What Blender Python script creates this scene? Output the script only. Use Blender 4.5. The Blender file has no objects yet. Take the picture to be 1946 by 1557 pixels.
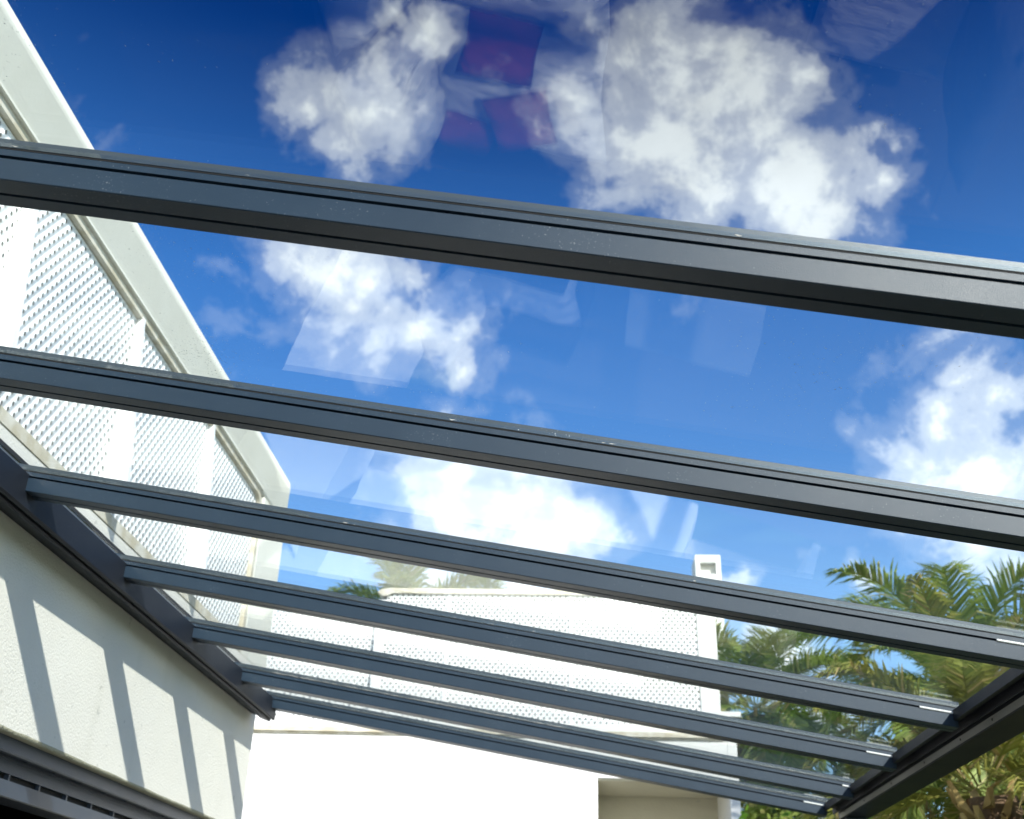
import bpy, bmesh, math, random
from mathutils import Vector, Matrix
random.seed(7)
SC = bpy.context.scene
COL = SC.collection
CZ = 1.4                      # eye height above the terrace; coordinates below are relative to the eye
PI = math.pi

# ------------------------------------------------------------------ camera
R = [[0.99798, 0.05649, 0.02915], [-0.0004, 0.46410, -0.88578], [-0.06356, 0.88398, 0.46319]]
cam = bpy.data.cameras.new('camera'); camo = bpy.data.objects.new('camera', cam); COL.objects.link(camo)
r_, d_, f_ = Vector(R[0]).normalized(), Vector(R[1]), Vector(R[2]).normalized()
u_ = r_.cross(f_).normalized()
m = Matrix((r_, u_, -f_)).transposed().to_4x4(); m.translation = (0, 0, CZ)
camo.matrix_world = m
cam.sensor_width = 36; cam.lens = 36 * 2064.47 / 1946
cam.clip_start = .02; cam.clip_end = 2000
cam.dof.use_dof = True; cam.dof.focus_distance = 2.3; cam.dof.aperture_fstop = 6.3
SC.camera = camo

# ------------------------------------------------------------------ light
L = Vector((-.87, 1.295, -1.0)).normalized()          # the way sunlight travels
S = -L
ELEV = math.asin(S.z); AZ = math.atan2(S.x, S.y)
sun = bpy.data.lights.new('sun', 'SUN'); sun.energy = 3.3; sun.angle = math.radians(.9); sun.color = (1, .965, .9)
suno = bpy.data.objects.new('sun', sun); COL.objects.link(suno)
suno.rotation_euler = L.to_track_quat('-Z', 'Y').to_euler(); suno.location = (5, -8, 9)
SC.view_settings.view_transform = 'Standard'; SC.view_settings.look = 'None'
SC.view_settings.gamma = 1; SC.view_settings.exposure = 1.13
SC.cycles.max_bounces = 10; SC.cycles.transparent_max_bounces = 24
SC.cycles.glossy_bounces = 5; SC.cycles.sample_clamp_indirect = 6
SC.cycles.use_denoising = True

BLOBS = [[-0.205, 0.715, 0.669, 0.056], [-0.216, 0.738, 0.639, 0.04], [-0.186, 0.704, 0.686, 0.031], [-0.237, 0.717, 0.656, 0.031], [-0.125, 0.677, 0.725, 0.033], [-0.155, 0.661, 0.734, 0.026], [0.039, 0.7, 0.713, 0.043], [0.085, 0.705, 0.704, 0.068], [0.134, 0.708, 0.693, 0.054], [0.154, 0.739, 0.656, 0.064], [0.077, 0.745, 0.663, 0.065], [0.106, 0.776, 0.622, 0.07], [0.173, 0.769, 0.616, 0.055], [0.209, 0.783, 0.586, 0.041], [0.246, 0.749, 0.616, 0.031], [0.261, 0.735, 0.626, 0.018], [-0.002, 0.725, 0.689, 0.027], [0.007, 0.681, 0.732, 0.022], [0.186, 0.697, 0.693, 0.022], [-0.225, 0.799, 0.557, 0.051], [-0.193, 0.821, 0.537, 0.052], [-0.265, 0.785, 0.559, 0.036], [-0.151, 0.832, 0.533, 0.038], [-0.118, 0.842, 0.527, 0.029], [-0.155, 0.811, 0.565, 0.028], [-0.108, 0.86, 0.499, 0.024], [0.335, 0.818, 0.468, 0.03], [0.312, 0.844, 0.436, 0.038], [0.351, 0.834, 0.426, 0.045], [0.304, 0.864, 0.401, 0.046], [0.35, 0.853, 0.386, 0.049], [0.334, 0.876, 0.348, 0.044], [-0.108, 0.912, 0.395, 0.052], [-0.06, 0.92, 0.388, 0.057], [-0.012, 0.928, 0.372, 0.042], [-0.117, 0.926, 0.359, 0.047], [-0.05, 0.936, 0.349, 0.056], [0.022, 0.93, 0.367, 0.016], [-0.069, 0.946, 0.317, 0.051], [-0.145, 0.935, 0.322, 0.028], [0.145, 0.936, 0.322, 0.015], [0.243, 0.919, 0.311, 0.013], [0.172, 0.951, 0.258, 0.024], [0.204, 0.957, 0.206, 0.025], [0.179, 0.962, 0.207, 0.021]]

class NT:
    """tiny helper to write node trees"""
    def __init__(s, tree): s.t = tree; tree.nodes.clear()
    def n(s, typ, ins=None, **kw):
        nd = s.t.nodes.new(typ)
        for k, v in kw.items(): setattr(nd, k, v)
        for k, v in (ins or {}).items():
            sk = nd.inputs[k]
            if isinstance(v, bpy.types.NodeSocket): s.t.links.new(v, sk)
            else: sk.default_value = v
        return nd
    def math(s, op, a, b=0.0, c=0.0, clamp=False):
        nd = s.n('ShaderNodeMath', {0: a, 1: b, 2: c}, operation=op); nd.use_clamp = clamp
        return nd.outputs[0]
    def ramp(s, fac, stops, interp='LINEAR'):
        nd = s.n('ShaderNodeValToRGB', {0: fac}); cr = nd.color_ramp; cr.interpolation = interp
        while len(cr.elements) < len(stops): cr.elements.new(.5)
        for e, (p, c) in zip(cr.elements, stops):
            e.position = p; e.color = (c, c, c, 1) if isinstance(c, (int, float)) else (*c, 1)
        return nd.outputs[0]
    def mix(s, fac, a, b, mode='MIX'):
        nd = s.n('ShaderNodeMix', data_type='RGBA', blend_type=mode)
        for k, v in ((0, fac), (6, a), (7, b)):
            if isinstance(v, bpy.types.NodeSocket): s.t.links.new(v, nd.inputs[k])
            elif k == 0: nd.inputs[0].default_value = v
            else: nd.inputs[k].default_value = (*v, 1) if len(v) == 3 else v
        return nd.outputs[2]

w = bpy.data.worlds.new('World'); SC.world = w; w.use_nodes = True
N = NT(w.node_tree)
sky = N.n('ShaderNodeTexSky', sky_type='NISHITA'); sky.sun_disc = False
sky.sun_elevation = ELEV; sky.sun_rotation = AZ
sky.altitude = 0; sky.air_density = 1.0; sky.dust_density = .3; sky.ozone_density = 3.0
tc = N.n('ShaderNodeTexCoord').outputs['Generated']
dirn = N.n('ShaderNodeVectorMath', {0: tc}, operation='NORMALIZE').outputs[0]
wv = N.n('ShaderNodeTexNoise', {'Vector': dirn, 'Scale': 9.0, 'Detail': 5.0, 'Roughness': .6}).outputs['Color']
wv = N.n('ShaderNodeVectorMath', {0: wv, 1: (.5, .5, .5)}, operation='SUBTRACT').outputs[0]
wdir = N.n('ShaderNodeVectorMath', {0: wv, 1: (.11, .11, .11), 2: dirn}, operation='MULTIPLY_ADD').outputs[0]
acc = None
for ib, (bx_, by_, bz_, br) in enumerate(BLOBS):
    br *= (.80 if ib in (0, 1, 2, 3) else .62) if ib < 6 else (.95 if ib < 19 else (1.05 if ib < 26 else 1.05))
    dd = N.n('ShaderNodeVectorMath', {0: wdir, 1: (bx_, by_, bz_)}, operation='DISTANCE').outputs['Value']
    q = N.math('MULTIPLY_ADD', dd, -1 / br, 1.0)
    acc = q if acc is None else N.math('SMOOTH_MAX', acc, q, .25)
# far clouds behind the viewer and along the horizon, so that reflections and bounce light have a sky too
bigc = N.n('ShaderNodeTexNoise', {'Vector': dirn, 'Scale': 2.3, 'Detail': 3.0, 'Roughness': .5}).outputs['Fac']
sepd = N.n('ShaderNodeSeparateXYZ', {0: dirn}).outputs
back = N.math('MULTIPLY_ADD', sepd[1], -3.0, .0, True)
q = N.math('SUBTRACT', N.math('MULTIPLY_ADD', bigc, 5.0, -1.7), N.math('MULTIPLY', N.math('SUBTRACT', sepd[2], .22, 0, True), 14.0))
q = N.math('SUBTRACT', N.math('MULTIPLY', N.math('MINIMUM', q, .8), back), N.math('SUBTRACT', 1.0, back))
acc = N.math('MAXIMUM', acc, q)
acc = N.math('MAXIMUM', acc, -1.5)
nz = N.n('ShaderNodeTexNoise', {'Vector': dirn, 'Scale': 11.0, 'Detail': 9.0, 'Roughness': .57, 'Distortion': .45}).outputs['Fac']
nz2 = N.n('ShaderNodeTexNoise', {'Vector': dirn, 'Scale': 34.0, 'Detail': 6.0, 'Roughness': .6, 'Distortion': .2}).outputs['Fac']
dens = N.math('ADD', N.math('MULTIPLY_ADD', acc, 1.0, .04), N.math('MULTIPLY_ADD', nz, 3.4, -1.7))
dens = N.math('ADD', dens, N.math('MULTIPLY_ADD', nz2, 1.3, -.65))
cov = N.ramp(N.math('MULTIPLY_ADD', dens, .40, .5), [(.27, 0.0), (.47, .10), (.70, .50), (.95, .95)], 'EASE')
nz3 = N.n('ShaderNodeTexNoise', {'Vector': dirn, 'Scale': 8.0, 'Detail': 4.0, 'Roughness': .5}).outputs['Fac']
lowness = N.math('SUBTRACT', .75, sepd[2], 0, True)
cl_bri = N.math('MULTIPLY_ADD', back, .8, N.math('MULTIPLY_ADD', lowness, 1.25, N.math('MULTIPLY_ADD', nz3, .35, .17)))
ccol = N.mix(1.0, N.mix(back, (.90, .95, 1.0), (1.0, .97, .88)), N.n('ShaderNodeCombineColor', {0: cl_bri, 1: cl_bri, 2: cl_bri}).outputs[0], 'MULTIPLY')
grade = N.ramp(sepd[2], [(.28, (.72, .82, .88)), (.42, (.33, .54, .74)), (.55, (.18, .43, .70)), (.72, (.005, .10, .30))])
skc = N.mix(1.0, sky.outputs[0], grade, 'MULTIPLY')
bg1 = N.n('ShaderNodeBackground', {'Color': skc, 'Strength': .15})
bg2 = N.n('ShaderNodeBackground', {'Color': ccol, 'Strength': 1.0})
mx = N.n('ShaderNodeMixShader', {0: cov, 1: bg1.outputs[0], 2: bg2.outputs[0]})
N.n('ShaderNodeOutputWorld', {'Surface': mx.outputs[0]})

# ------------------------------------------------------------------ materials
def mat(name, fn):
    m = bpy.data.materials.new(name); m.use_nodes = True
    t = NT(m.node_tree); sh, disp = fn(t), None
    t.n('ShaderNodeOutputMaterial', {'Surface': sh})
    return m
def P(t, col, rough=.5, metal=0.0, bump=None, bstr=.2, bdist=.01, spec=.5, **kw):
    ins = {'Base Color': col if isinstance(col, bpy.types.NodeSocket) else (*col, 1), 'Roughness': rough, 'Metallic': metal, 'Specular IOR Level': spec}
    if bump is not None:
        ins['Normal'] = t.n('ShaderNodeBump', {'Height': bump, 'Strength': bstr, 'Distance': bdist}).outputs[0]
    ins.update(kw)
    return t.n('ShaderNodeBsdfPrincipled', ins).outputs[0]
def noise(t, sc, det=4.0, vec=None, rough=.55, stretch=None):
    v = vec or t.n('ShaderNodeTexCoord').outputs['Object']
    if stretch: v = t.n('ShaderNodeMapping', {'Vector': v, 'Scale': stretch}).outputs[0]
    return t.n('ShaderNodeTexNoise', {'Vector': v, 'Scale': sc, 'Detail': det, 'Roughness': rough}).outputs['Fac']

def f_powder(t, base=(.010, .026, .047), rough=.44, dust=.35, spec=.5):
    fine = noise(t, 900, 2.0); mid = noise(t, 7, 5.0); sp = noise(t, 260, 3.0)
    specks = t.ramp(t.math('MULTIPLY', sp, t.math('MULTIPLY_ADD', mid, .5, .75)), [(.70, 0.0), (.76, dust)])
    c = t.mix(mid, tuple(x * .85 for x in base), tuple(x * 1.2 for x in base))
    c = t.mix(specks, c, (.35, .36, .35))
    rr = t.math('MULTIPLY_ADD', mid, .12, rough - .06)
    return P(t, c, rr, 0.0, fine, .22, .002, spec=spec)
M = {}
M['powder'] = mat('anthracite_powder_coat', f_powder)
M['powder_light'] = mat('grey_track_metal', lambda t: f_powder(t, (.24, .245, .22), .4, .2))
M['door_metal'] = mat('door_frame_metal', lambda t: f_powder(t, (.028, .042, .066), .40, .15))
M['rubber'] = mat('black_rubber', lambda t: P(t, (.006, .006, .007), .8))
M['screw'] = mat('dark_screw', lambda t: P(t, (.01, .01, .01), .4, .6))
M['plate'] = mat('gutter_face_metal', lambda t: f_powder(t, (.010, .013, .020), .55, .15, .22))
M['tube'] = mat('white_ribbed_plastic', lambda t: P(t, (.82, .83, .80), .35))
M['alu'] = mat('bare_aluminium', lambda t: P(t, (.55, .56, .55), .35, .7))
M['strip'] = mat('sheen_strip_metal', lambda t: P(t, (.045, .058, .07), .37, .30, noise(t, 900, 2.0), .2, .002))
M['sealant'] = mat('dried_sealant', lambda t: P(t, (.42, .40, .37), .7, bump=noise(t, 90), bstr=.6))

def f_plaster(t, base=(.75, .73, .66), dirty=.5):
    big = noise(t, 1.6, 5.0); mid = noise(t, 9, 5.0); fine = noise(t, 110, 4.0); st = noise(t, 5, 5.0, stretch=(1, 1, .18))
    c = t.mix(t.ramp(big, [(.35, 0.0), (.7, 1.0)]), tuple(x * .93 for x in base), base)
    c = t.mix(t.ramp(st, [(.56, 0.0), (.75, .35 * dirty)]), c, (.42, .41, .33))
    pit = t.ramp(noise(t, 23, 2.0), [(.70, 0.0), (.74, .5)])
    c = t.mix(pit, c, (.40, .40, .36))
    h = t.math('ADD', t.math('MULTIPLY', mid, .5), fine)
    return P(t, c, .85, 0.0, h, .55, .006)
M['plaster'] = mat('cream_render', f_plaster)
M['smooth_render'] = mat('smooth_cream_render', lambda t: P(t, t.mix(t.ramp(noise(t, 2.5, 6.0), [(.35, 0.0), (.7, 1.0)]), (.66, .65, .57), (.74, .73, .66)), .8, bump=noise(t, 60, 3.0), bstr=.15, bdist=.004))
M['white_render'] = mat('white_render', lambda t: f_plaster(t, (.80, .80, .77), .2))
M['trim'] = mat('ochre_trim', lambda t: P(t, t.mix(t.ramp(noise(t, 12, 4.0), [(.4, 0.0), (.65, 1.0)]), (.50, .45, .33), (.66, .63, .54)), .7))
M['beige'] = mat('beige_render', lambda t: f_plaster(t, (.62, .58, .45), .4))
M['stone_edge'] = mat('chipped_render_edge', lambda t: P(t, t.mix(noise(t, 30), (.30, .29, .19), (.48, .46, .36)), .9, bump=noise(t, 60), bstr=.8))
M['white_metal'] = mat('white_painted_metal', lambda t: P(t, (.80, .81, .80), .4, bump=noise(t, 40), bstr=.05))
M['interior'] = mat('dark_room', lambda t: P(t, (.008, .008, .008), .9, bump=noise(t, 20), bstr=.1, spec=.1))

def f_screen(pu, pv, axis, thr=.22):
    def fn(t):
        o = t.n('ShaderNodeSeparateXYZ', {0: t.n('ShaderNodeTexCoord').outputs['Object']}).outputs
        cu = t.math('COSINE', t.math('MULTIPLY', o[axis], 2 * PI / pu)); cv = t.math('COSINE', t.math('MULTIPLY', o[2], 2 * PI / pv))
        pat = t.math('MULTIPLY', cu, cv)
        hole = t.math('GREATER_THAN', pat, thr)
        # louvre-like twist of the expanded metal strands
        tw = t.math('COSINE', t.math('MULTIPLY', t.math('SUBTRACT', t.math('MULTIPLY', o[axis], 1 / pu), t.math('MULTIPLY', o[2], 1 / pv)), 2 * PI))
        body = P(t, (.84, .85, .83), .45, 0.0, t.math('MULTIPLY_ADD', tw, .8, t.math('MULTIPLY', pat, .3)), .45, .006)
        return t.n('ShaderNodeMixShader', {0: hole, 1: body, 2: t.n('ShaderNodeBsdfTransparent').outputs[0]}).outputs[0]
    return fn
M['screen_side'] = mat('expanded_metal_side', f_screen(.042, .060, 1, .62))
M['screen_far'] = mat('expanded_metal_far', f_screen(.043, .052, 0, .52))

def f_glass(t):
    g = t.n('ShaderNodeNewGeometry')
    d = t.math('ABSOLUTE', t.n('ShaderNodeVectorMath', {0: g.outputs['True Normal'], 1: g.outputs['Incoming']}, operation='DOT_PRODUCT').outputs['Value'])
    one = t.math('SUBTRACT', 1.0, d, 0, True)
    fr = t.math('MULTIPLY_ADD', t.math('POWER', one, 5.0), .58, .052)
    vec = t.n('ShaderNodeTexCoord').outputs['Object']
    wav = noise(t, 5.0, 2.0, vec, .4, (1, .35, 1))
    bmp = t.n('ShaderNodeBump', {'Height': wav, 'Strength': .34, 'Distance': .0035}).outputs[0]
    gl = t.n('ShaderNodeBsdfGlossy', {'Color': (.97, .99, .98, 1), 'Roughness': .0, 'Normal': bmp}).outputs[0]
    tr = t.n('ShaderNodeBsdfTransparent', {'Color': (.965, .985, .975, 1)}).outputs[0]
    mx = t.n('ShaderNodeMixShader', {0: fr, 1: tr, 2: gl}).outputs[0]
    # wiped dust, finger marks and dried specks lying on the glass
    wipe = t.ramp(noise(t, 3.2, 6.0, vec, .6, (.5, 1.6, 1)), [(.54, 0.0), (.74, .06)])
    fine = t.ramp(noise(t, 30, 4.0, vec, .6, (.12, 3.0, 1)), [(.55, 0.0), (.8, .03)])
    spk = t.ramp(t.math('MULTIPLY', noise(t, 170, 2.0, vec), t.math('MULTIPLY_ADD', noise(t, 2.2, 3.0, vec), .6, .70)), [(.745, 0.0), (.79, .5)])
    a = t.math('ADD', t.math('MULTIPLY_ADD', wipe, fine, t.math('MULTIPLY', wipe, .35)), spk, 0, True)
    return t.n('ShaderNodeMixShader', {0: a, 1: mx, 2: t.n('ShaderNodeBsdfDiffuse', {'Color': (.75, .78, .8, 1)}).outputs[0]}).outputs[0]
M['glass'] = mat('roof_glass', f_glass)
M['door_glass'] = mat('dark_door_glass', lambda t: P(t, (.01, .012, .014), .03, spec=.9))

def f_leaf(c1, c2, c3=None):
    def fn(t):
        g = t.n('ShaderNodeNewGeometry').outputs['Random Per Island']
        c = t.mix(g, c1, c2)
        if c3: c = t.mix(t.math('GREATER_THAN', g, .86), c, c3)
        c = t.mix(t.math('MULTIPLY', noise(t, 1.7, 3.0), .6), c, tuple(x * .55 for x in c1))
        p = P(t, c, .5, spec=.35)
        tl = t.n('ShaderNodeBsdfTranslucent', {'Color': c}).outputs[0]
        return t.n('ShaderNodeMixShader', {0: .45, 1: p, 2: tl}).outputs[0]
    return fn
M['frond'] = mat('palm_leaf_green', f_leaf((.21, .30, .06), (.44, .53, .13), (.60, .55, .22)))
M['frond_y'] = mat('palm_leaf_yellow_green', f_leaf((.28, .31, .06), (.50, .48, .12), (.66, .50, .22)))
M['frond_dry'] = mat('dry_palm_leaf', f_leaf((.24, .15, .07), (.42, .30, .17)))
M['leaf_dark'] = mat('dark_tree_leaf', f_leaf((.07, .12, .03), (.17, .24, .06)))
M['leaf_bright'] = mat('bright_shrub_leaf', f_leaf((.09, .22, .02), (.20, .38, .04)))
M['bark'] = mat('palm_bark', lambda t: P(t, t.mix(noise(t, 14, 5.0), (.09, .055, .03), (.25, .17, .10)), .9, bump=noise(t, 35, 5.0), bstr=.9, bdist=.03))
M['stub'] = mat('cut_frond_stub', lambda t: P(t, t.mix(noise(t, 6, 3.0), (.38, .22, .07), (.50, .40, .16)), .7))
M['petal_red'] = mat('red_petal', f_leaf((.62, .05, .09), (.75, .12, .16)))
M['petal_white'] = mat('white_petal', f_leaf((.8, .8, .75), (.85, .85, .8)))
M['grass'] = mat('lawn', lambda t: P(t, t.mix(noise(t, 3, 8.0), (.035, .075, .015), (.08, .14, .03)), .9, bump=noise(t, 60, 4.0), bstr=.8, bdist=.03))
def f_floor(t):
    o = t.n('ShaderNodeTexCoord').outputs['Object']
    br = t.n('ShaderNodeTexBrick', {'Vector': o, 'Scale': 1.0, 'Mortar Size': .004, 'Brick Width': .8, 'Row Height': .8, 'Color1': (.085, .072, .056, 1), 'Color2': (.072, .062, .048, 1), 'Mortar': (.04, .036, .03, 1)})
    br.offset = 0
    c = t.mix(t.math('MULTIPLY', noise(t, 4, 6.0), .4), br.outputs['Color'], (.055, .05, .042))
    return P(t, c, .5, bump=noise(t, 40, 5.0), bstr=.15)
M['floor'] = mat('terrace_tiles', f_floor)
def f_fabric(base):
    return lambda t: P(t, t.mix(noise(t, 5, 4.0), tuple(x * .9 for x in base), base), .9, bump=noise(t, 6, 5.0, stretch=(1, 2.2, 1)), bstr=.8, bdist=.07)
M['white_fabric'] = mat('white_cushion_fabric', f_fabric((.80, .80, .78)))
M['red_fabric'] = mat('red_cushion_fabric', f_fabric((.26, .02, .03)))
M['linen'] = mat('grey_linen', f_fabric((.42, .42, .40)))
M['dark_fabric'] = mat('charcoal_fabric', f_fabric((.04, .042, .05)))
M['rattan'] = mat('dark_rattan', lambda t: P(t, (.05, .04, .035), .6, bump=t.n('ShaderNodeTexWave', {'Scale': 60.0}).outputs['Fac'], bstr=.6))
M['earth'] = mat('earth', lambda t: P(t, (.08, .055, .035), .95, bump=noise(t, 30), bstr=.6))

# ------------------------------------------------------------------ mesh helpers (eye-relative coordinates)
class MB:
    def __init__(s): s.v, s.f = [], []
    def add(s, vs, fs):
        o = len(s.v); s.v += [tuple(x) for x in vs]; s.f += [tuple(i + o for i in f) for f in fs]
        return s
    def box(s, x0, x1, y0, y1, z0, z1):
        return s.add([(x, y, z) for x in (x0, x1) for y in (y0, y1) for z in (z0, z1)],
                     [(0, 1, 3, 2), (4, 6, 7, 5), (0, 4, 5, 1), (2, 3, 7, 6), (0, 2, 6, 4), (1, 5, 7, 3)])
    def prism(s, poly, a, b, fn):
        """poly of 2-D points swept from a to b; fn(u, v, t) gives the 3-D point"""
        n = len(poly)
        vs = [fn(u, v, a) for u, v in poly] + [fn(u, v, b) for u, v in poly]
        fs = [(i, (i + 1) % n, n + (i + 1) % n, n + i) for i in range(n)] + [tuple(range(n))[::-1], tuple(range(n, 2 * n))]
        return s.add(vs, fs)
    def tube(s, pts, rad, n=8):
        pts = [Vector(p) for p in pts]; o = len(s.v); vs = []
        rad = rad if isinstance(rad, (list, tuple)) else [rad] * len(pts)
        for i, p in enumerate(pts):
            d = (pts[min(i + 1, len(pts) - 1)] - pts[max(i - 1, 0)]).normalized()
            a = d.orthogonal().normalized() if i == 0 else (pa - d * pa.dot(d)).normalized()
            pa = a; b = d.cross(a)
            vs += [p + (a * math.cos(2 * PI * k / n) + b * math.sin(2 * PI * k / n)) * rad[i] for k in range(n)]
        fs = [(i * n + k, i * n + (k + 1) % n, (i + 1) * n + (k + 1) % n, (i + 1) * n + k) for i in range(len(pts) - 1) for k in range(n)]
        fs += [tuple(range(n))[::-1], tuple(range(len(vs) - n, len(vs)))]
        return s.add(vs, fs)
    def build(s, name, m, parent=None, smooth=False, bevel=0, fix=True):
        me = bpy.data.meshes.new(name)
        off = Vector((0, 0, CZ)) - (parent_world(parent) if parent else Vector())
        me.from_pydata([Vector(v) + off for v in s.v], [], s.f)
        if fix:
            bm = bmesh.new(); bm.from_mesh(me); bmesh.ops.recalc_face_normals(bm, faces=bm.faces); bm.to_mesh(me); bm.free()
        me.materials.append(m)
        if smooth:
            for p in me.polygons: p.use_smooth = True
        o = bpy.data.objects.new(name, me); COL.objects.link(o)
        if parent: o.parent = parent
        if bevel:
            b = o.modifiers.new('bevel', 'BEVEL'); b.width = bevel; b.segments = 2; b.limit_method = 'ANGLE'
        return o
def parent_world(o):
    p = Vector()
    while o: p += o.location; o = o.parent
    return p
def tag(o, label=None, cat=None, group=None, kind=None):
    for k, v in (('label', label), ('category', cat), ('group', group), ('kind', kind)):
        if v: o[k] = v
    return o
def thing(name, loc, label, cat, group=None):
    o = bpy.data.objects.new(name, None); COL.objects.link(o); o.location = (loc[0], loc[1], loc[2] + CZ); o.empty_display_size = .2
    return tag(o, label, cat, group)

SL = 0.166307
CS, SN = math.cos(SL), math.sin(SL)
def roof(X, Y, Nn): return (X * CS + Nn * SN, Y, -X * SN + Nn * CS)    # along the slope, along the house, off the roof plane
def roofw(xw, Y, Nn): return (xw, Y, (Nn - xw * SN) / CS)             # the same plane offset at a given world x

# ------------------------------------------------------------------ ground
b = MB(); b.add([(-400, -400, -1.42), (400, -400, -1.42), (400, 600, -1.42), (-400, 600, -1.42)], [(0, 1, 2, 3)])
tag(b.build('ground', M['grass'], fix=False), kind='structure')
b = MB(); b.box(-1.81, 1.9, -4, 7.9, -1.46, -1.4)
tag(b.build('terrace_floor', M['floor'], bevel=.004), kind='structure')

# ------------------------------------------------------------------ glass roof
YK = [-.20, .585, 1.355, 2.140, 2.930, 3.725, 4.519, 5.283, 5.885]
G0, G1 = 1.0295, 1.0375                       # underside and top of the panes
pg = thing('pergola', (0, 2.4, -1.4), 'anthracite metal lean-to roof with sloping rafters and glass panes against the cream house wall', 'pergola')
prof = [(0, .9660), (.0015, .9645), (.0385, .9645), (.0385, .971), (.0455, .971), (.0455, .9645), (.0745, .9645), (.076, .9660),
        (.076, 1.0075), (.066, 1.0075), (.066, 1.0135), (.076, 1.0135), (.076, 1.0460), (.0735, 1.0485), (.0025, 1.0485), (0, 1.0460), (0, 1.0292), (.004, 1.0292), (.004, 1.0262), (0, 1.0262), (0, 1.0135), (.012, 1.0135), (.012, 1.0070), (0, 1.0070)]
LEDX = {4: .955, 5: .967, 6: .974, 7: 1.040, 8: .973, 3: .96, 2: .96}
rng = random.Random(3)
for k, Y in enumerate(YK):
    e = MB(); e.prism([(y, n) for y, n in prof], -1.93, 1.093, lambda y, n, X: roof(X, Y + y, n))
    rf = e.build('rafter', M['powder'], pg)
    g = MB(); g.prism([(-.0006, 1.0264), (.0038, 1.0264), (.0038, 1.0290), (-.0006, 1.0290)], -1.9, 1.085, lambda y, n, X: roof(X, Y + y, n))
    g.build('gasket', M['rubber'], rf)
    g = MB(); g.prism([(.0762, 1.0264), (.0850, 1.0264), (.0850, 1.0290), (.0762, 1.0290)], -1.9, 1.085, lambda y, n, X: roof(X, Y + y, n))
    g.build('gasket', M['rubber'], rf)
    g = MB(); g.prism([(-.0018, 1.0294), (-.0004, 1.0294), (-.0004, 1.0462), (-.0018, 1.0462)], -1.9, 1.085, lambda y, n, X: roof(X, Y + y, n))
    g.build('sheen_strip', M['strip'], rf)  # thin plate added over the rafter side to catch the sun's sheen
    g = MB(); g.prism([(.0764, G1 + .0012), (.108, G1 + .0012), (.108, G1 + .006), (.104, G1 + .0085), (.0764, G1 + .0085)], -1.9, 1.085, lambda y, n, X: roof(X, Y + y, n))
    g.build('shadow_flange', M['powder'], rf)  # flange out of view, added to widen the rafter's shadow on the wall
    rs = random.Random(k * 3 + 1); segs = []
    if k == 7: segs = [(-1.72, -.25, .0028)]
    if k == 8: segs = [(-1.6, -1.2, .0016)]
    segs += [(xx, xx + rs.uniform(.006, .02), .003) for xx in [rs.uniform(-1.5, .9) for _ in range(3)]]
    for xa, xb, wd in segs:
        g = MB(); m_ = max(3, int((xb - xa) / .02)); top_, bot_ = [], []
        for i in range(m_ + 1):
            xx = xa + (xb - xa) * i / m_; c_ = 1.0325 + rs.uniform(-.0012, .0012); h_ = wd * (rs.uniform(.1, 1) if 0 < i < m_ else .1)
            top_.append(roof(xx, Y - .0024, c_ + h_ * .5)); bot_.append(roof(xx, Y - .0024, c_ - h_ * .5))
        g.add(top_ + bot_, [(i, i + 1, m_ + 2 + i, m_ + 1 + i) for i in range(m_)])
        g.build('sealant', M['sealant'], rf, fix=False)
    x0 = LEDX.get(k, .97)
    led = MB(); nseg = max(3, int((1.080 - x0) / .0017))
    led.tube([roof(x0 + (1.080 - x0) * i / nseg, Y - .0005, 1.0100) for i in range(nseg + 1)], [.0043 if (i // 2) % 2 else .0034 for i in range(nseg + 1)], 8)
    led.build('light_tube', M['tube'], rf, True)
for k in range(len(YK) - 1):
    a, c = YK[k] + .0768, YK[k + 1] - .0022
    g = MB(); g.prism([(a, G0), (c, G0), (c, G1), (a, G1)], -1.885, 1.13, lambda y, n, X: roof(X, y, n))
    g.build('glass_pane', M['glass'], pg)
# wall plate
XI = -1.675; WX = -1.81
YA, YB = -.3, 5.975
wp = MB()
poly = [(XI, 1.312), (XI, 1.215), (XI - .006, 1.209), (XI - .012, 1.209), (XI - .012, 1.216), (XI - .024, 1.216), (XI - .024, 1.207), (XI - .03, 1.202), (XI - .085, 1.222), (XI - .09, 1.232), (XI - .134, 1.245), (XI - .134, 1.33)]
wp.prism(poly, YA, YB, lambda x, z, t: (x, t, z))
wpo = wp.build('wall_plate', M['plate'], pg)
fl = MB(); fl.prism([(WX + .001, 1.3595), (WX + .05, 1.3515), (WX + .05, 1.357), (WX + .012, 1.366), (WX + .006, 1.42), (WX + .001, 1.42)], YA, YB - .01, lambda x, z, t: (x, t, z))
fl.build('flashing', M['alu'], pg)
fl = MB(); fl.prism([(WX + .001, 1.4205), (WX + .014, 1.4205), (WX + .012, 1.436), (WX + .001, 1.437)], YA, YB - .01, lambda x, z, t: (x, t, z))
fl.build('seal_strip', M['rubber'], pg)
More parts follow.
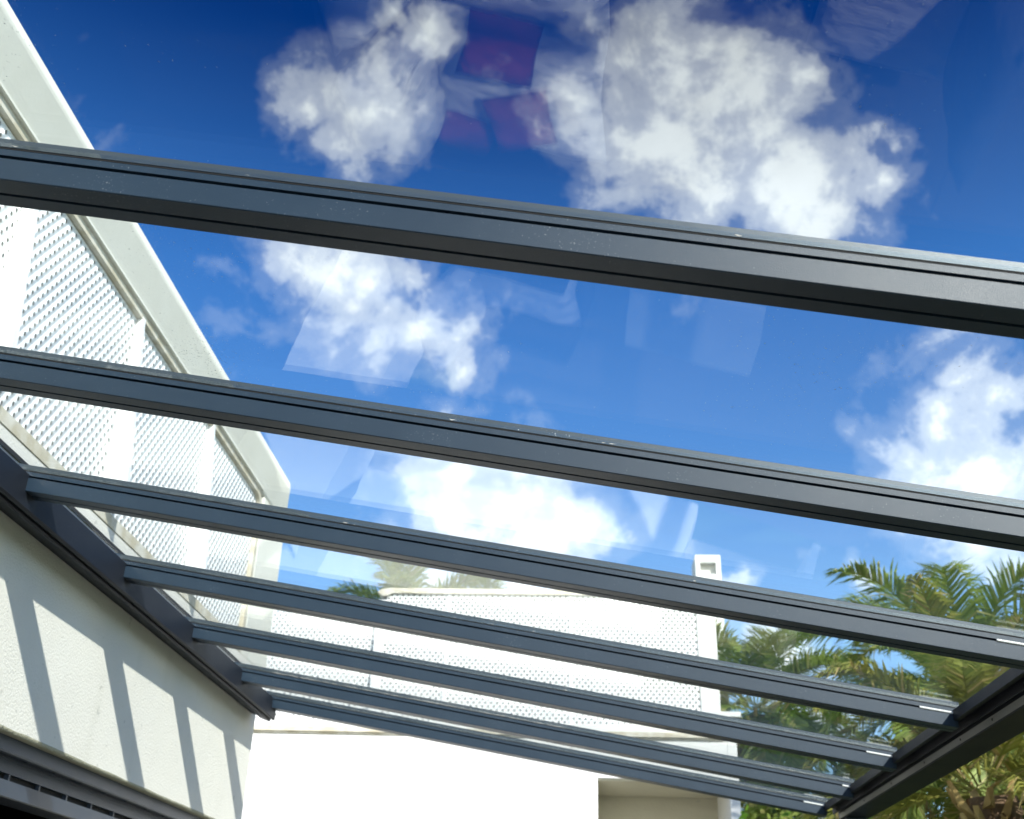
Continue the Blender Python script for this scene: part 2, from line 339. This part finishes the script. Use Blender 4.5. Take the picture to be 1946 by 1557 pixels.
# gutter beam, open profile seen from below
GX = 1.226
gt = MB()
gt.prism([(GX, .826), (GX, .793), (GX + .012, .793), (GX + .012, .818), (GX + .060, .818), (GX + .060, .787), (GX + .064, .787), (GX + .064, .806), (GX + .088, .806), (GX + .088, .762), (GX + .091, .760),
          (GX + .216, .760), (GX + .220, .764), (GX + .220, .90), (GX + .21, .90), (GX + .21, .83), (GX + .012, .83), (GX + .012, .826)],
         YA, YB, lambda x, z, t: (x, t, z))
gto = gt.build('gutter_beam', M['plate'], pg)
tr = MB()
tr.prism([(GX + .0875, .7640), (GX + .0858, .7640), (GX + .0858, .7655), (GX + .0868, .7655), (GX + .0868, .7855), (GX + .0858, .7855), (GX + .0858, .7875), (GX + .0875, .7875)], YA + .02, YB - .02, lambda x, z, t: (x, t, z))
tro = tr.build('track', M['powder_light'], gto)
for yy in (2.62, 2.78, 2.80, 2.93, 3.10, 3.33, 3.62, 3.95, 4.4, 4.9, 5.4, 2.4, 2.1, 1.8):
    s_ = MB(); s_.tube([(GX + .0868, yy, .7765), (GX + .0850, yy, .7765)], .0042, 8); s_.build('screw', M['screw'], tro)
p = MB(); p.box(GX + .10, GX + .20, 5.85, 5.95, -1.4, .7595); p.build('post', M['powder'], pg, bevel=.003)

# ------------------------------------------------------------------ house beside the roof
ho = thing('house', (-3.8, 1.5, -1.4), 'cream rendered house wall with perforated white balcony screen above the glass roof', 'house')
ZD = .644; YE = 6.056; YD0, YD1 = -3.0, 5.62
wl = MB()
wl.box(WX - .62, WX, -7, YE, ZD + .004, 1.485)                       # lintel band up to the balcony slab
wl.box(WX - .62, WX, YD1, YE, -1.42, ZD + .004)                       # corner pier
wl.box(WX - .62, WX, -7, YD0, -1.42, ZD + .004)
wall = wl.build('wall', M['plaster'], ho)
wb = MB(); wb.box(-8, WX - .62, YE - .3, YE - .002, -1.42, 1.484); wb.build('wall', M['plaster'], ho)
it = MB(); it.box(-7.9, WX - .622, -6.9, YE - .302, 1.2, 1.3); it.box(-6.0, -5.9, -6.9, YE - .302, -1.42, 1.199)
it.box(-5.9, WX - .624, YE - .34, YE - .3025, -1.42, 1.199)
it.build('room', M['interior'], ho)
ifl = MB(); ifl.box(-5.9, WX - .05, -6.9, YE - .303, -1.43, -1.395); ifl.build('room_floor', M['interior'], ho)
# chipped render arris above the door frame
ed = MB(); n = 120; rng = random.Random(5)
tops, bots = [], []
for i in range(n + 1):
    y = YD0 + (YD1 - YD0) * i / n
    tops.append((WX + .0015, y, ZD + .007 + rng.random() * .004)); bots.append((WX + .0015, y, ZD - .001 - rng.random() * .003))
ins = [(WX - .034, p[1], ZD - .001) for p in bots]; it2 = [(WX - .034, p[1], ZD + .003) for p in bots]
vs = tops + bots + ins
ed.add(vs, [(i, i + 1, n + 2 + i, n + 1 + i) for i in range(n)] + [(n + 1 + i, n + 2 + i, 2 * n + 3 + i, 2 * n + 2 + i) for i in range(n)])
ed.build('render_edge', M['stone_edge'], ho, True)
dr = MB(); x0 = WX - .034
dr.prism([(x0, ZD), (x0, .600), (x0 - .004, .595), (x0 - .022, .595), (x0 - .022, .606), (x0 - .046, .606), (x0 - .046, .593), (x0 - .057, .591), (x0 - .057, .551),
          (x0 - .078, .551), (x0 - .078, .531), (x0 - .057, .531), (x0 - .057, .482), (x0 - .062, .479), (x0 - .16, .479), (x0 - .16, ZD)], YD0, YD1, lambda x, z, t: (x, t, z))
dro = dr.build('door_frame', M['door_metal'], ho)
y = 2.3
while y < YD1:
    br = MB(); br.box(x0 - .0785, x0 - .0572, y, y + .010, .5305, .5515); br.build('slot_bridge', M['door_metal'], dro)
    br = MB(); br.box(x0 - .0465, x0 - .0215, y + .06, y + .068, .597, .6065); br.build('slot_bridge', M['door_metal'], dro); y += .228
bk = MB(); bk.box(x0 - .0775, x0 - .0745, YD0, YD1, .5315, .5505); bk.build('slot_liner', M['rubber'], dro)
st = MB(); st.box(x0 - .21, x0 - .17, 1.5, 4.55, .4985, .512); st.build('ceiling_trim', M['white_metal'], dro)
for i, (ya, yb) in enumerate([(YD0 + .02, -.6), (-.62, 1.6)]):
    fr = MB(); xg = x0 - .20 - .12 * i
    for (p, q, r, s2) in ((ya, ya + .07, -1.39, .50), (yb - .07, yb, -1.39, .50), (ya + .07, yb - .07, -1.39, -1.3), (ya + .07, yb - .07, .44, .50)):
        fr.box(xg - .03, xg + .03, p, q, r, s2)
    fo = fr.build('sliding_door', M['powder'], ho)
    gp = MB(); gp.box(xg - .01, xg + .01, ya + .07, yb - .07, -1.3, .44); gp.build('pane', M['door_glass'], fo)

# balcony parapet with a perforated screen
SZ0, SZ1, PZ = 1.535, 2.375, 2.655
YS1 = 5.62
pr = MB()
def parapet(mb, poly_outer, hole, x_front, depth):
    """a slab in the YZ plane with a rectangular/rounded opening"""
par = MB()
YP = 6.14
XB = WX - .34
FX, FZ = WX + .06, 2.569
par.add([(XB, -7, SZ1 + .03), (WX, -7, SZ1 + .03), (FX, -7, FZ), (FX - .02, -7, PZ - .02), (XB, -7, PZ - .02),
         (XB, YP, SZ1 + .03), (WX, YP, SZ1 + .03), (FX, 5.94, FZ), (FX - .02, 6.0, PZ - .02), (XB, YP, PZ - .02)],
        [(0, 1, 2, 3, 4), (5, 6, 7, 8, 9), (0, 1, 6, 5), (1, 2, 7, 6), (2, 3, 8, 7), (3, 4, 9, 8), (4, 0, 5, 9)])   # top rail of the frame, flare added so its face takes less sun
par.box(XB, WX, YS1 + .04, YP, 1.4855, SZ1 + .03)  # end of the frame
par.box(XB, WX, -7, YS1 + .04, 1.4855, SZ0 - .012)
parapet_o = par.build('parapet', M['smooth_render'], ho, bevel=.012)
tm = MB()
tm.box(WX - .05, WX + .004, -7, YS1 + .0, SZ0 - .045, SZ0)
tmo = tm.build('trim', M['trim'], parapet_o)
bk = MB(); bk.box(WX - .16, WX - .10, -7, YS1 + .039, SZ0 - .0115, SZ1 + .0295); bk.build('backing', M['white_render'], parapet_o)
tm = MB()
# rounded inner edge of the frame
pts = [(-7.0, SZ1)]; rr = .10
for a in range(0, 7):
    th = PI / 2 * a / 6; pts.append((YS1 - rr + rr * math.sin(th), SZ1 - rr + rr * math.cos(th)))
pts.append((YS1, SZ0))
out = [(-7.0, SZ1 + .032)]
for a in range(0, 7):
    th = PI / 2 * a / 6; out.append((YS1 - rr + (rr + .042) * math.sin(th), SZ1 - rr + (rr + .032) * math.cos(th)))
out.append((YS1 + .042, SZ0)); n = len(pts)
vs = []
for xx in (WX - .045, WX - .004): vs += [(xx, y, z) for y, z in pts] + [(xx, y, z) for y, z in out]
fs = []
for i in range(n - 1):
    fs += [(i, i + 1, n + i + 1, n + i), (2 * n + i, 3 * n + i, 3 * n + i + 1, 2 * n + i + 1), (i, 2 * n + i, 2 * n + i + 1, i + 1), (n + i, n + i + 1, 3 * n + i + 1, 3 * n + i)]
tm.add(vs, fs); tm.build('trim', M['trim'], parapet_o)
lip = MB()
lip.box(WX - .0, WX + .012, -7, YS1 - .02, SZ1 + .034, SZ1 + .044); lip.build('drip_edge', M['smooth_render'], parapet_o)
pp = [1.79 - .97 * 3, 1.79 - .97 * 2, .82, 1.79, 2.76, 3.72, 4.70]
edges = [-7] + pp + [YS1 - .004]
for i in range(len(edges) - 1):
    sc = MB(); a, c = edges[i] + (.03 if i else 0), edges[i + 1] - .002
    if i == len(edges) - 2:
        poly = [(a, SZ0 + .002), (c, SZ0 + .002), (c, SZ1 - rr)] + [(YS1 - rr + (rr - .004) * math.cos(PI / 2 * k / 5), SZ1 - rr + (rr - .004) * math.sin(PI / 2 * k / 5)) for k in range(1, 6)] + [(a, SZ1 - .004)]
    else: poly = [(a, SZ0 + .002), (c, SZ0 + .002), (c, SZ1 - .004), (a, SZ1 - .004)]
    sc.prism(poly, WX - .030, WX - .027, lambda y, z, t: (t, y, z))
    sc.build('screen_panel', M['screen_side'], ho)
for yp in pp:
    po = MB()
    vs = [(WX - .026, yp, SZ0), (WX - .026, yp + .03, SZ0), (WX + .085, yp + .03, SZ0 + .01), (WX + .085, yp, SZ0 + .01),
          (WX - .026, yp, SZ1 + .0), (WX - .026, yp + .03, SZ1 + .0), (WX - .006, yp + .03, SZ1 + .03), (WX - .006, yp, SZ1 + .03)]
    po.add(vs, [(0, 1, 2, 3), (4, 5, 6, 7), (0, 1, 5, 4), (1, 2, 6, 5), (2, 3, 7, 6), (3, 0, 4, 7)])
    po.build('screen_post', M['white_metal'], ho)

# ------------------------------------------------------------------ the wing across the end
hw = thing('house_wing', (-1.0, 9.5, -1.4), 'white flat-roofed building wing with perforated balcony screens beyond the far end of the glass roof', 'building')
FY = 8.0
wl = MB()
wl.box(-9, .115, FY, FY + 5, -1.42, 1.53)
wl.box(.115, 1.03, FY, FY + 5, 1.262, 1.53)
rw = MB(); rw.box(.1155, 1.0295, FY + .75, FY + 5, -1.42, 1.249); rw.build('recess_wall', M['beige'], hw)
wl.box(1.03, 1.10, FY, FY + 5, -1.42, 1.70)
wl.build('wall', M['white_render'], hw, bevel=.006)
sf = MB(); sf.box(.1152, 1.0298, FY + .02, FY + .7498, 1.250, 1.2618); sf.build('soffit', M['beige'], hw)
lg = MB(); lg.box(-9, 1.02, FY - .03, FY + .3, 1.545, 1.578); lg.box(-9, 1.0, FY - .012, FY + .3, 1.5305, 1.5445)
lg.build('ledge', M['trim'], hw)
lg = MB(); lg.box(.7, 1.14, FY - .02, FY + .9, 1.7005, 1.735); lg.build('ledge', M['white_render'], hw)
FZ0, FZ1, LZ1 = 1.60, 2.60, 2.50
pb = MB()
pb.box(-1.40, 1.0, FY + .16, FY + .28, FZ0 - .021, FZ1 - .01)       # wall behind the screen
pb.box(.86, 1.0, FY - .015, FY + .159, FZ0 - .021, FZ1 - .01)
pb.box(-9, -1.401, FY + .16, FY + .28, FZ0 - .021, LZ1 - .01)
pb.box(-9, .859, FY - .015, FY + .159, FZ0 - .021, FZ0 + .03)
pbo = pb.build('parapet', M['white_render'], hw, bevel=.004)
cp = MB(); cp.prism([(-1.52, FZ1 - .035), (-1.56, FZ1 - .005), (-1.53, FZ1 + .02), (-1.45, FZ1 + .028), (1.003, FZ1 + .028), (1.003, FZ1 - .012), (-1.44, FZ1 - .012), (-1.48, FZ1 - .03)], FY - .03, FY + .29, lambda x, z, t: (x, t, z))
cp.build('coping', M['trim'], pbo)
xs = [-1.94, -1.01, -.08, .855]
for i in range(3):
    sc = MB(); sc.box(max(xs[i], -1.5) + .012, xs[i + 1] - (.012 if i < 2 else -.003), FY - .006, FY - .002, FZ0 + .03, FZ1 - .013); sc.build('screen_panel', M['screen_far'], hw)
    po = MB(); po.box(xs[i + 1] - .012, xs[i + 1] + .012, FY - .012, FY + .158, FZ0 + .03, FZ1 - .013)
    if i < 2: po.build('screen_post', M['white_metal'], hw)
# lower screen further left, set back
LZ1 = 2.50
for i in range(6):
    a = -1.56 - .93 * (i + 1); sc = MB(); sc.box(a + .012, a + (.918 if i else .9995), FY + .034, FY + .038, FZ0 + .03, LZ1); sc.build('screen_panel', M['screen_far'], hw)
    po = MB(); po.box(a - .012, a + .012, FY + .028, FY + .158, FZ0 + .03, LZ1); po.build('screen_post', M['white_metal'], hw)
po = MB(); po.box(-1.5598, -1.4885, FY - .008, FY + .158, FZ0 + .0302, FZ1 - .06); po.build('screen_post', M['white_metal'], hw)
rl = MB(); rl.box(-9, -1.5605, FY + .02, FY + .1, LZ1 + .001, LZ1 + .03); rl.build('handrail', M['white_metal'], hw)
# chimney
ch = thing('chimney', (1.45, 12.2, 1.5), 'small white square chimney with a dark vent opening above the wing roof', 'chimney')
c = MB()
c.box(1.31, 1.60, 12.0, 12.07, 1.6, 4.16); c.box(1.31, 1.60, 12.0, 12.07, 4.30, 4.39); c.box(1.31, 1.365, 12.0, 12.07, 4.1601, 4.2999); c.box(1.545, 1.60, 12.0, 12.07, 4.1601, 4.2999)
c.box(1.31, 1.365, 12.0705, 12.4, 1.6, 4.39); c.box(1.545, 1.60, 12.0705, 12.4, 1.6, 4.39); c.box(1.3655, 1.5445, 12.33, 12.4, 1.6, 4.39); c.box(1.3655, 1.5445, 12.0705, 12.329, 4.33, 4.388)
c.build('stack', M['white_render'], ch)
c = MB(); c.box(1.366, 1.544, 12.085, 12.095, 4.0, 4.32); c.build('vent', M['plaster'], ch)

# ------------------------------------------------------------------ plants
def frond(mb, base, az, el0, length, droop, width, rng, nl=84, twist=0, sag=.35):
    """arched feather leaf: midrib tube and two rows of narrow leaflets"""
    h = Vector((math.sin(az), math.cos(az), 0)); p = Vector(base); pts = [p.copy()]; el = el0; seg = 14
    for i in range(seg):
        el -= droop / seg * (1 + 1.2 * i / seg)
        p = p + (h * math.cos(el) + Vector((0, 0, math.sin(el)))) * (length / seg); pts.append(p.copy())
    mb.tube(pts, [.018 * (1 - .85 * i / seg) * (length / 2.4) for i in range(seg + 1)], 4)
    side0 = h.cross(Vector((0, 0, 1))).normalized()
    for j in range(nl):
        t = .14 + .86 * (j + .5) / nl; x = t * seg; i = min(int(x), seg - 1); q = pts[i].lerp(pts[i + 1], x - i)
        tan = (pts[i + 1] - pts[i]).normalized(); up = side0.cross(tan).normalized()
        ll = width * (math.sin(PI * min(1, t * .93 + .06)) ** .55) * rng.uniform(.8, 1.1)
        for s in (-1, 1):
            dv = (side0 * s * .8 + tan * (.55 + .5 * t) + up * rng.uniform(.05, .5)).normalized()
            a = q + tan * rng.uniform(-.01, .01); wd = tan * (.019 * length / 2.4 * rng.uniform(.8, 1.3)); nn = dv.cross(tan)
            mid = a + dv * ll * .55; tip = a + dv * ll + Vector((0, 0, -sag * ll * rng.uniform(.3, 1.2)))
            mb.add([a - wd, a + wd, mid + wd * .9, tip, mid - wd * .9], [(0, 1, 2, 4), (4, 2, 3)])
def palm(base, top, label, cat='palm tree', group='palm trees beyond the glass roof', nf=46, ln=2.3, wd=.42, mats=('frond', 'frond_dry'), dry=8, seed=1, els=(-.35, 1.35), trunk_r=.2, azr=None, droopf=1.0, stubs=26):
    rng = random.Random(seed); base = Vector(base); top = Vector(top)
    o = thing('palm_tree', base, label, cat, group)
    tb = MB(); n = 26; pts, rad = [], []
    for i in range(n + 1):
        t = i / n; pts.append(base.lerp(top, t) + Vector((math.sin(t * 2.1) * .05, 0, 0)))
        rad.append(trunk_r * (1.15 - .25 * t + (.06 if i % 2 else -.04)) * (1.25 if t < .05 else 1))
    tb.tube(pts, rad, 12); tb.build('trunk', M['bark'], o, False)
    cr = MB()
    for i in range(nf):
        u = (i + .5) / nf; el = els[0] + (els[1] - els[0]) * (1 - (1 - u) ** 1.2)
        az = i * 2.39996 + rng.uniform(-.2, .2)
        if azr: az = rng.uniform(*azr)
        frond(cr, top + Vector((math.sin(az), math.cos(az), 0)) * trunk_r * .5 + Vector((0, 0, u * .15)), az, el, ln * rng.uniform(.85, 1.1), droopf * rng.uniform(.9, 1.5) * (1.15 - .45 * u), wd, rng)
    cr.build('crown', M[mats[0]], o, fix=False)
    if dry:
        dc = MB()
        for i in range(dry):
            az = i * 2.4 + .5; frond(dc, top + Vector((math.sin(az), math.cos(az), -.6)) * trunk_r * .8, az, -.5 - rng.random() * .5, ln * .6, 1.0, wd * .6, rng, 28)
        dc.build('dry_fronds', M[mats[1]], o, fix=False)
    if stubs:
        sb = MB()
        for i in range(stubs):
            az = i * 2.39996; zz = -.02 - .5 * i / stubs
            h = Vector((math.sin(az), math.cos(az), 0)); p0 = top + h * trunk_r * .7 + Vector((0, 0, zz))
            le = rng.uniform(.22, .5) * (ln / 2.3); el = rng.uniform(.5, 1.1)
            p1 = p0 + (h * math.cos(el) + Vector((0, 0, math.sin(el)))) * le; sd = h.cross(Vector((0, 0, 1))) * .035
            mm = p0.lerp(p1, .5) + h * .02
            sb.add([p0 - sd, p0 + sd, p1 + sd * .45, p1 - sd * .45, mm + Vector((0, 0, -.03)) - h * 0], [(0, 1, 4), (1, 2, 4), (2, 3, 4), (3, 0, 4), (0, 3, 2, 1)])
        sb.build('frond_stubs', M['stub'], o, fix=False)
    return o
palm((2.35, 6.7, -1.4), (2.27, 6.6, .98), 'near palm with ochre cut stubs and yellow-green fronds just outside the gutter beam', nf=34, ln=1.2, wd=.26, mats=('frond_y', 'frond_dry'), dry=11, seed=4, els=(.05, 1.35), trunk_r=.16, stubs=34)
palm((3.35, 9.4, -1.4), (3.22, 9.3, 2.08), 'tall palm with a broad green crown rising above the right end of the rafters', nf=32, ln=1.5, wd=.42, seed=9, els=(-.55, 1.4), trunk_r=.2)
palm((1.85, 11.6, -1.4), (1.80, 11.5, 2.45), 'palm with drooping fronds directly right of the white wing', nf=36, ln=1.45, wd=.42, seed=12, els=(-.5, 1.2), trunk_r=.18)
palm((-2.5, 15, -1.4), (-2.45, 15, 4.1), 'distant palm behind the left end of the wing roof, its crown tips above the parapet', nf=34, ln=1.5, wd=.5, seed=15, els=(-.4, 1.4), trunk_r=.2, stubs=0)
palm((-1.4, 15.4, -1.4), (-1.4, 15.4, 3.85), 'distant lower palm behind the wing roof, right of another crown', nf=34, ln=1.4, wd=.5, seed=17, els=(-.4, 1.4), trunk_r=.2, stubs=0)

def leafy(name, base, blobs, label, cat, matn, leaf=.09, nleaf=5200, seed=1, group=None, stems=6, flowers=None):
    rng = random.Random(seed); o = thing(name, base, label, cat, group)
    tb = MB(); bv = Vector(base)
    for i in range(stems):
        c = Vector(blobs[i % len(blobs)][0]); r = blobs[i % len(blobs)][1]
        e = c + Vector((rng.uniform(-1, 1), rng.uniform(-1, 1), rng.uniform(-.2, .8))) * r * .6
        mid = bv.lerp(e, .5) + Vector((rng.uniform(-.1, .1), rng.uniform(-.1, .1), .1))
        tb.tube([bv, mid, e], [.05, .03, .008], 6)
    tb.build('stem' if name != 'tree' else 'trunk', M['bark'], o)
    cr = MB(); tot = sum(r ** 2 for _, r in blobs)
    for c, r in blobs:
        c = Vector(c)
        for i in range(int(nleaf * r * r / tot)):
            d = Vector((rng.gauss(0, 1), rng.gauss(0, 1), rng.gauss(0, 1))).normalized()
            k = 1 + .28 * math.sin(d.x * 7 + c.x * 3) * math.cos(d.z * 6 + d.y * 5)
            p = c + d * r * k * rng.uniform(.35, 1.0) ** .6
            a = Vector((rng.gauss(0, 1), rng.gauss(0, 1), rng.gauss(0, .7))).normalized() * leaf * rng.uniform(.6, 1.2)
            bq = a.cross(Vector((rng.gauss(0, 1), rng.gauss(0, 1), rng.gauss(0, 1))).normalized()).normalized() * leaf * .28
            cr.add([p - a * .5, p + bq, p + a * .5, p - bq], [(0, 1, 2, 3)])
    cr.build('crown' if name == 'tree' else 'foliage', M[matn], o, fix=False)
    if flowers:
        mt, n, fs = flowers; fb = MB()
        for i in range(n):
            c, r = blobs[rng.randrange(len(blobs))]; d = Vector((rng.gauss(0, 1), -abs(rng.gauss(0, 1)), rng.gauss(0, 1))).normalized()
            p = Vector(c) + d * r * rng.uniform(.95, 1.15); nn = d.orthogonal().normalized(); n2 = d.cross(nn)
            for q in range(5):
                an = 2 * PI * q / 5; v = (nn * math.cos(an) + n2 * math.sin(an)); w2 = (nn * math.cos(an + 1.57) + n2 * math.sin(an + 1.57))
                fb.add([p, p + v * fs * .6 + w2 * fs * .35 + d * .005, p + v * fs + d * .012, p + v * fs * .6 - w2 * fs * .35 + d * .005], [(0, 1, 2, 3)])
        fb.build('blossom', M[mt], o, fix=False)
    return o
leafy('tree', (3.4, 11.5, -1.4), [((2.7, 11.2, 1.2), .8), ((3.6, 11.4, 1.6), .9), ((4.6, 11.6, 1.5), 1.0), ((2.2, 10.8, .7), .7), ((3.2, 10.9, .5), 1.0), ((5.4, 12, 1.6), 1.0)],
      'dark evergreen tree filling the space below the gutter behind the near palm', 'tree', 'leaf_dark', .10, 15000, 21, stems=10)
leafy('shrub', (1.45, 7.9, -1.4), [((1.25, 7.7, .55), .42), ((1.75, 7.8, .60), .42), ((1.6, 7.7, .1), .6)],
      'bright green shrub with white blossoms at the foot of the wing corner', 'shrub', 'leaf_bright', .075, 5200, 22, stems=8, flowers=('petal_white', 60, .035))
leafy('shrub', (2.6, 6.2, -1.4), [((2.47, 6.15, .80), .16), ((2.42, 6.0, .60), .2), ((2.6, 6.1, .3), .3)],
      'flowering shrub with red blossoms right of the near palm trunk', 'shrub', 'leaf_dark', .07, 4200, 23, stems=8, flowers=('petal_red', 90, .045))
leafy('tree', (1.9, 10.2, -1.4), [((1.65, 10.2, 1.05), .5), ((2.2, 10.0, .95), .5), ((1.9, 9.8, .5), .7)],
      'rounded mid-green tree beside the wing under the drooping palm', 'tree', 'frond', .08, 5200, 24, stems=7)

# ------------------------------------------------------------------ furniture under the roof (mirrored in the panes)
def cushion(name, c, size, matn, label, cat, rot=(0, 0, 0), group=None, seed=0, parent=None):
    rng = random.Random(seed); me = bpy.data.meshes.new(name); bm = bmesh.new()
    bmesh.ops.create_grid(bm, x_segments=14, y_segments=14, size=.5)
    top = [v for v in bm.verts]
    vs, fs = [], []
    n = 15
    for s in (1, -1):
        for i in range(n):
            for j in range(n):
                u, v = -1 + 2 * i / (n - 1), -1 + 2 * j / (n - 1)
                e = max(0, (1 - u ** 4)) * max(0, (1 - v ** 4)); pin = 1 - .07 * (1 - abs(u * v)) * (abs(u) ** 6 + abs(v) ** 6)
                z = s * (.5 * e ** .45) + .05 * math.sin(u * 5 + v * 3 + seed) * e
                vs.append((u * .5 * pin * size[0], v * .5 * pin * size[1], z * size[2]))
    bm.free()
    for s in (0, 1):
        o0 = s * n * n
        for i in range(n - 1):
            for j in range(n - 1):
                f = (o0 + i * n + j, o0 + (i + 1) * n + j, o0 + (i + 1) * n + j + 1, o0 + i * n + j + 1); fs.append(f if s == 0 else f[::-1])
    me.from_pydata(vs, [], fs); me.materials.append(M[matn])
    bm = bmesh.new(); bm.from_mesh(me); bmesh.ops.remove_doubles(bm, verts=bm.verts, dist=.0004); bmesh.ops.recalc_face_normals(bm, faces=bm.faces); bm.to_mesh(me); bm.free()
    for p in me.polygons: p.use_smooth = True
    o = bpy.data.objects.new(name, me); COL.objects.link(o); o.rotation_euler = rot
    if parent: o.parent = parent; o.location = Vector((c[0], c[1], c[2] + CZ)) - parent_world(parent)
    else: o.location = (c[0], c[1], c[2] + CZ); tag(o, label, cat, group)
    return o
sf = thing('sofa', (-1.1, 3.1, -1.4), 'white cushioned sofa along the house wall mirrored in the nearest pane', 'sofa')
s = MB(); s.box(-1.62, -.62, 2.3, 3.80, -1.36, -1.12); s.box(-1.66, -1.58, 2.3, 3.80, -1.1195, -.66); s.box(-1.579, -.62, 3.801, 3.87, -1.36, -.86); s.build('frame', M['rattan'], sf, bevel=.01)
for i, yy in enumerate((2.62, 3.36)):
    cushion('seat_cushion', (-1.0, yy + .04, -1.03), (.80, .76, .20), 'white_fabric', '', '', parent=sf, seed=i)
    cushion('back_cushion', (-1.42, yy, -.74), (.46, .60, .24), 'white_fabric', '', '', rot=(.05, PI / 2 - .25, .08 - .16 * i), parent=sf, seed=i + 4)
cushion('pillow', (-.97, 3.02, -.82), (.29, .27, .12), 'red_fabric', 'red square pillow lying on the middle of the white sofa', 'pillow', (.35, .25, .25), 'red pillows on the sofa', 3)
cushion('pillow', (-.92, 3.42, -.84), (.27, .25, .12), 'red_fabric', 'red pillow leaning at the far end of the white sofa', 'pillow', (.3, .35, -.2), 'red pillows on the sofa', 6)
cushion('pillow', (-1.18, 3.60, -.86), (.24, .15, .10), 'red_fabric', 'small red pillow tucked in the far corner of the white sofa', 'pillow', (.5, .3, .5), 'red pillows on the sofa', 9)
ac = thing('armchair', (-1.0, 4.95, -1.4), 'low pale grey armchair beyond the sofa mirrored in the second pane', 'armchair')
s = MB(); s.box(-1.55, -.75, 4.55, 5.35, -1.36, -1.15); s.box(-1.55, -1.45, 4.55, 5.35, -1.1495, -.65); s.box(-1.449, -.75, 5.25, 5.35, -1.1495, -.85); s.box(-1.449, -.75, 4.55, 4.65, -1.1495, -.85); s.build('frame', M['rattan'], ac, bevel=.01)
cushion('seat_cushion', (-1.09, 4.95, -1.07), (.7, .6, .18), 'linen', '', '', parent=ac, seed=8)
cushion('back_cushion', (-1.36, 4.95, -.75), (.5, .6, .18), 'linen', '', '', rot=(0, PI / 2 - .2, 0), parent=ac, seed=9)
tb = thing('coffee_table', (-.1, 4.8, -1.4), 'low grey metal coffee table on the terrace beside the armchair', 'table')
s = MB(); s.box(-.45, .25, 4.5, 5.15, -1.02, -.98); s.build('table_top', M['powder_light'], tb, bevel=.004)
for xx in (-.42, .18):
    for yy in (4.53, 5.08): s = MB(); s.box(xx, xx + .04, yy, yy + .04, -1.4, -1.0205); s.build('leg', M['powder'], tb)
lo = thing('lounge_chair', (.35, 2.7, -1.4), 'pale grey lounge chair opposite the sofa mirrored at the top right', 'chair')
s = MB(); s.box(.1, .75, 2.3, 3.0, -1.3, -1.2)
s.build('frame', M['powder'], lo, bevel=.01)
for xx in (.1, .7):
    for yy in (2.3, 2.95): s = MB(); s.box(xx, xx + .05, yy, yy + .05, -1.4, -1.3005); s.build('leg', M['powder'], lo)
cushion('seat_cushion', (.42, 2.65, -1.12), (.62, .66, .16), 'linen', '', '', parent=lo, seed=11)
cushion('back_cushion', (.7, 2.65, -.85), (.5, .62, .14), 'dark_fabric', '', '', rot=(0, PI / 2 + .25, 0), parent=lo, seed=12)
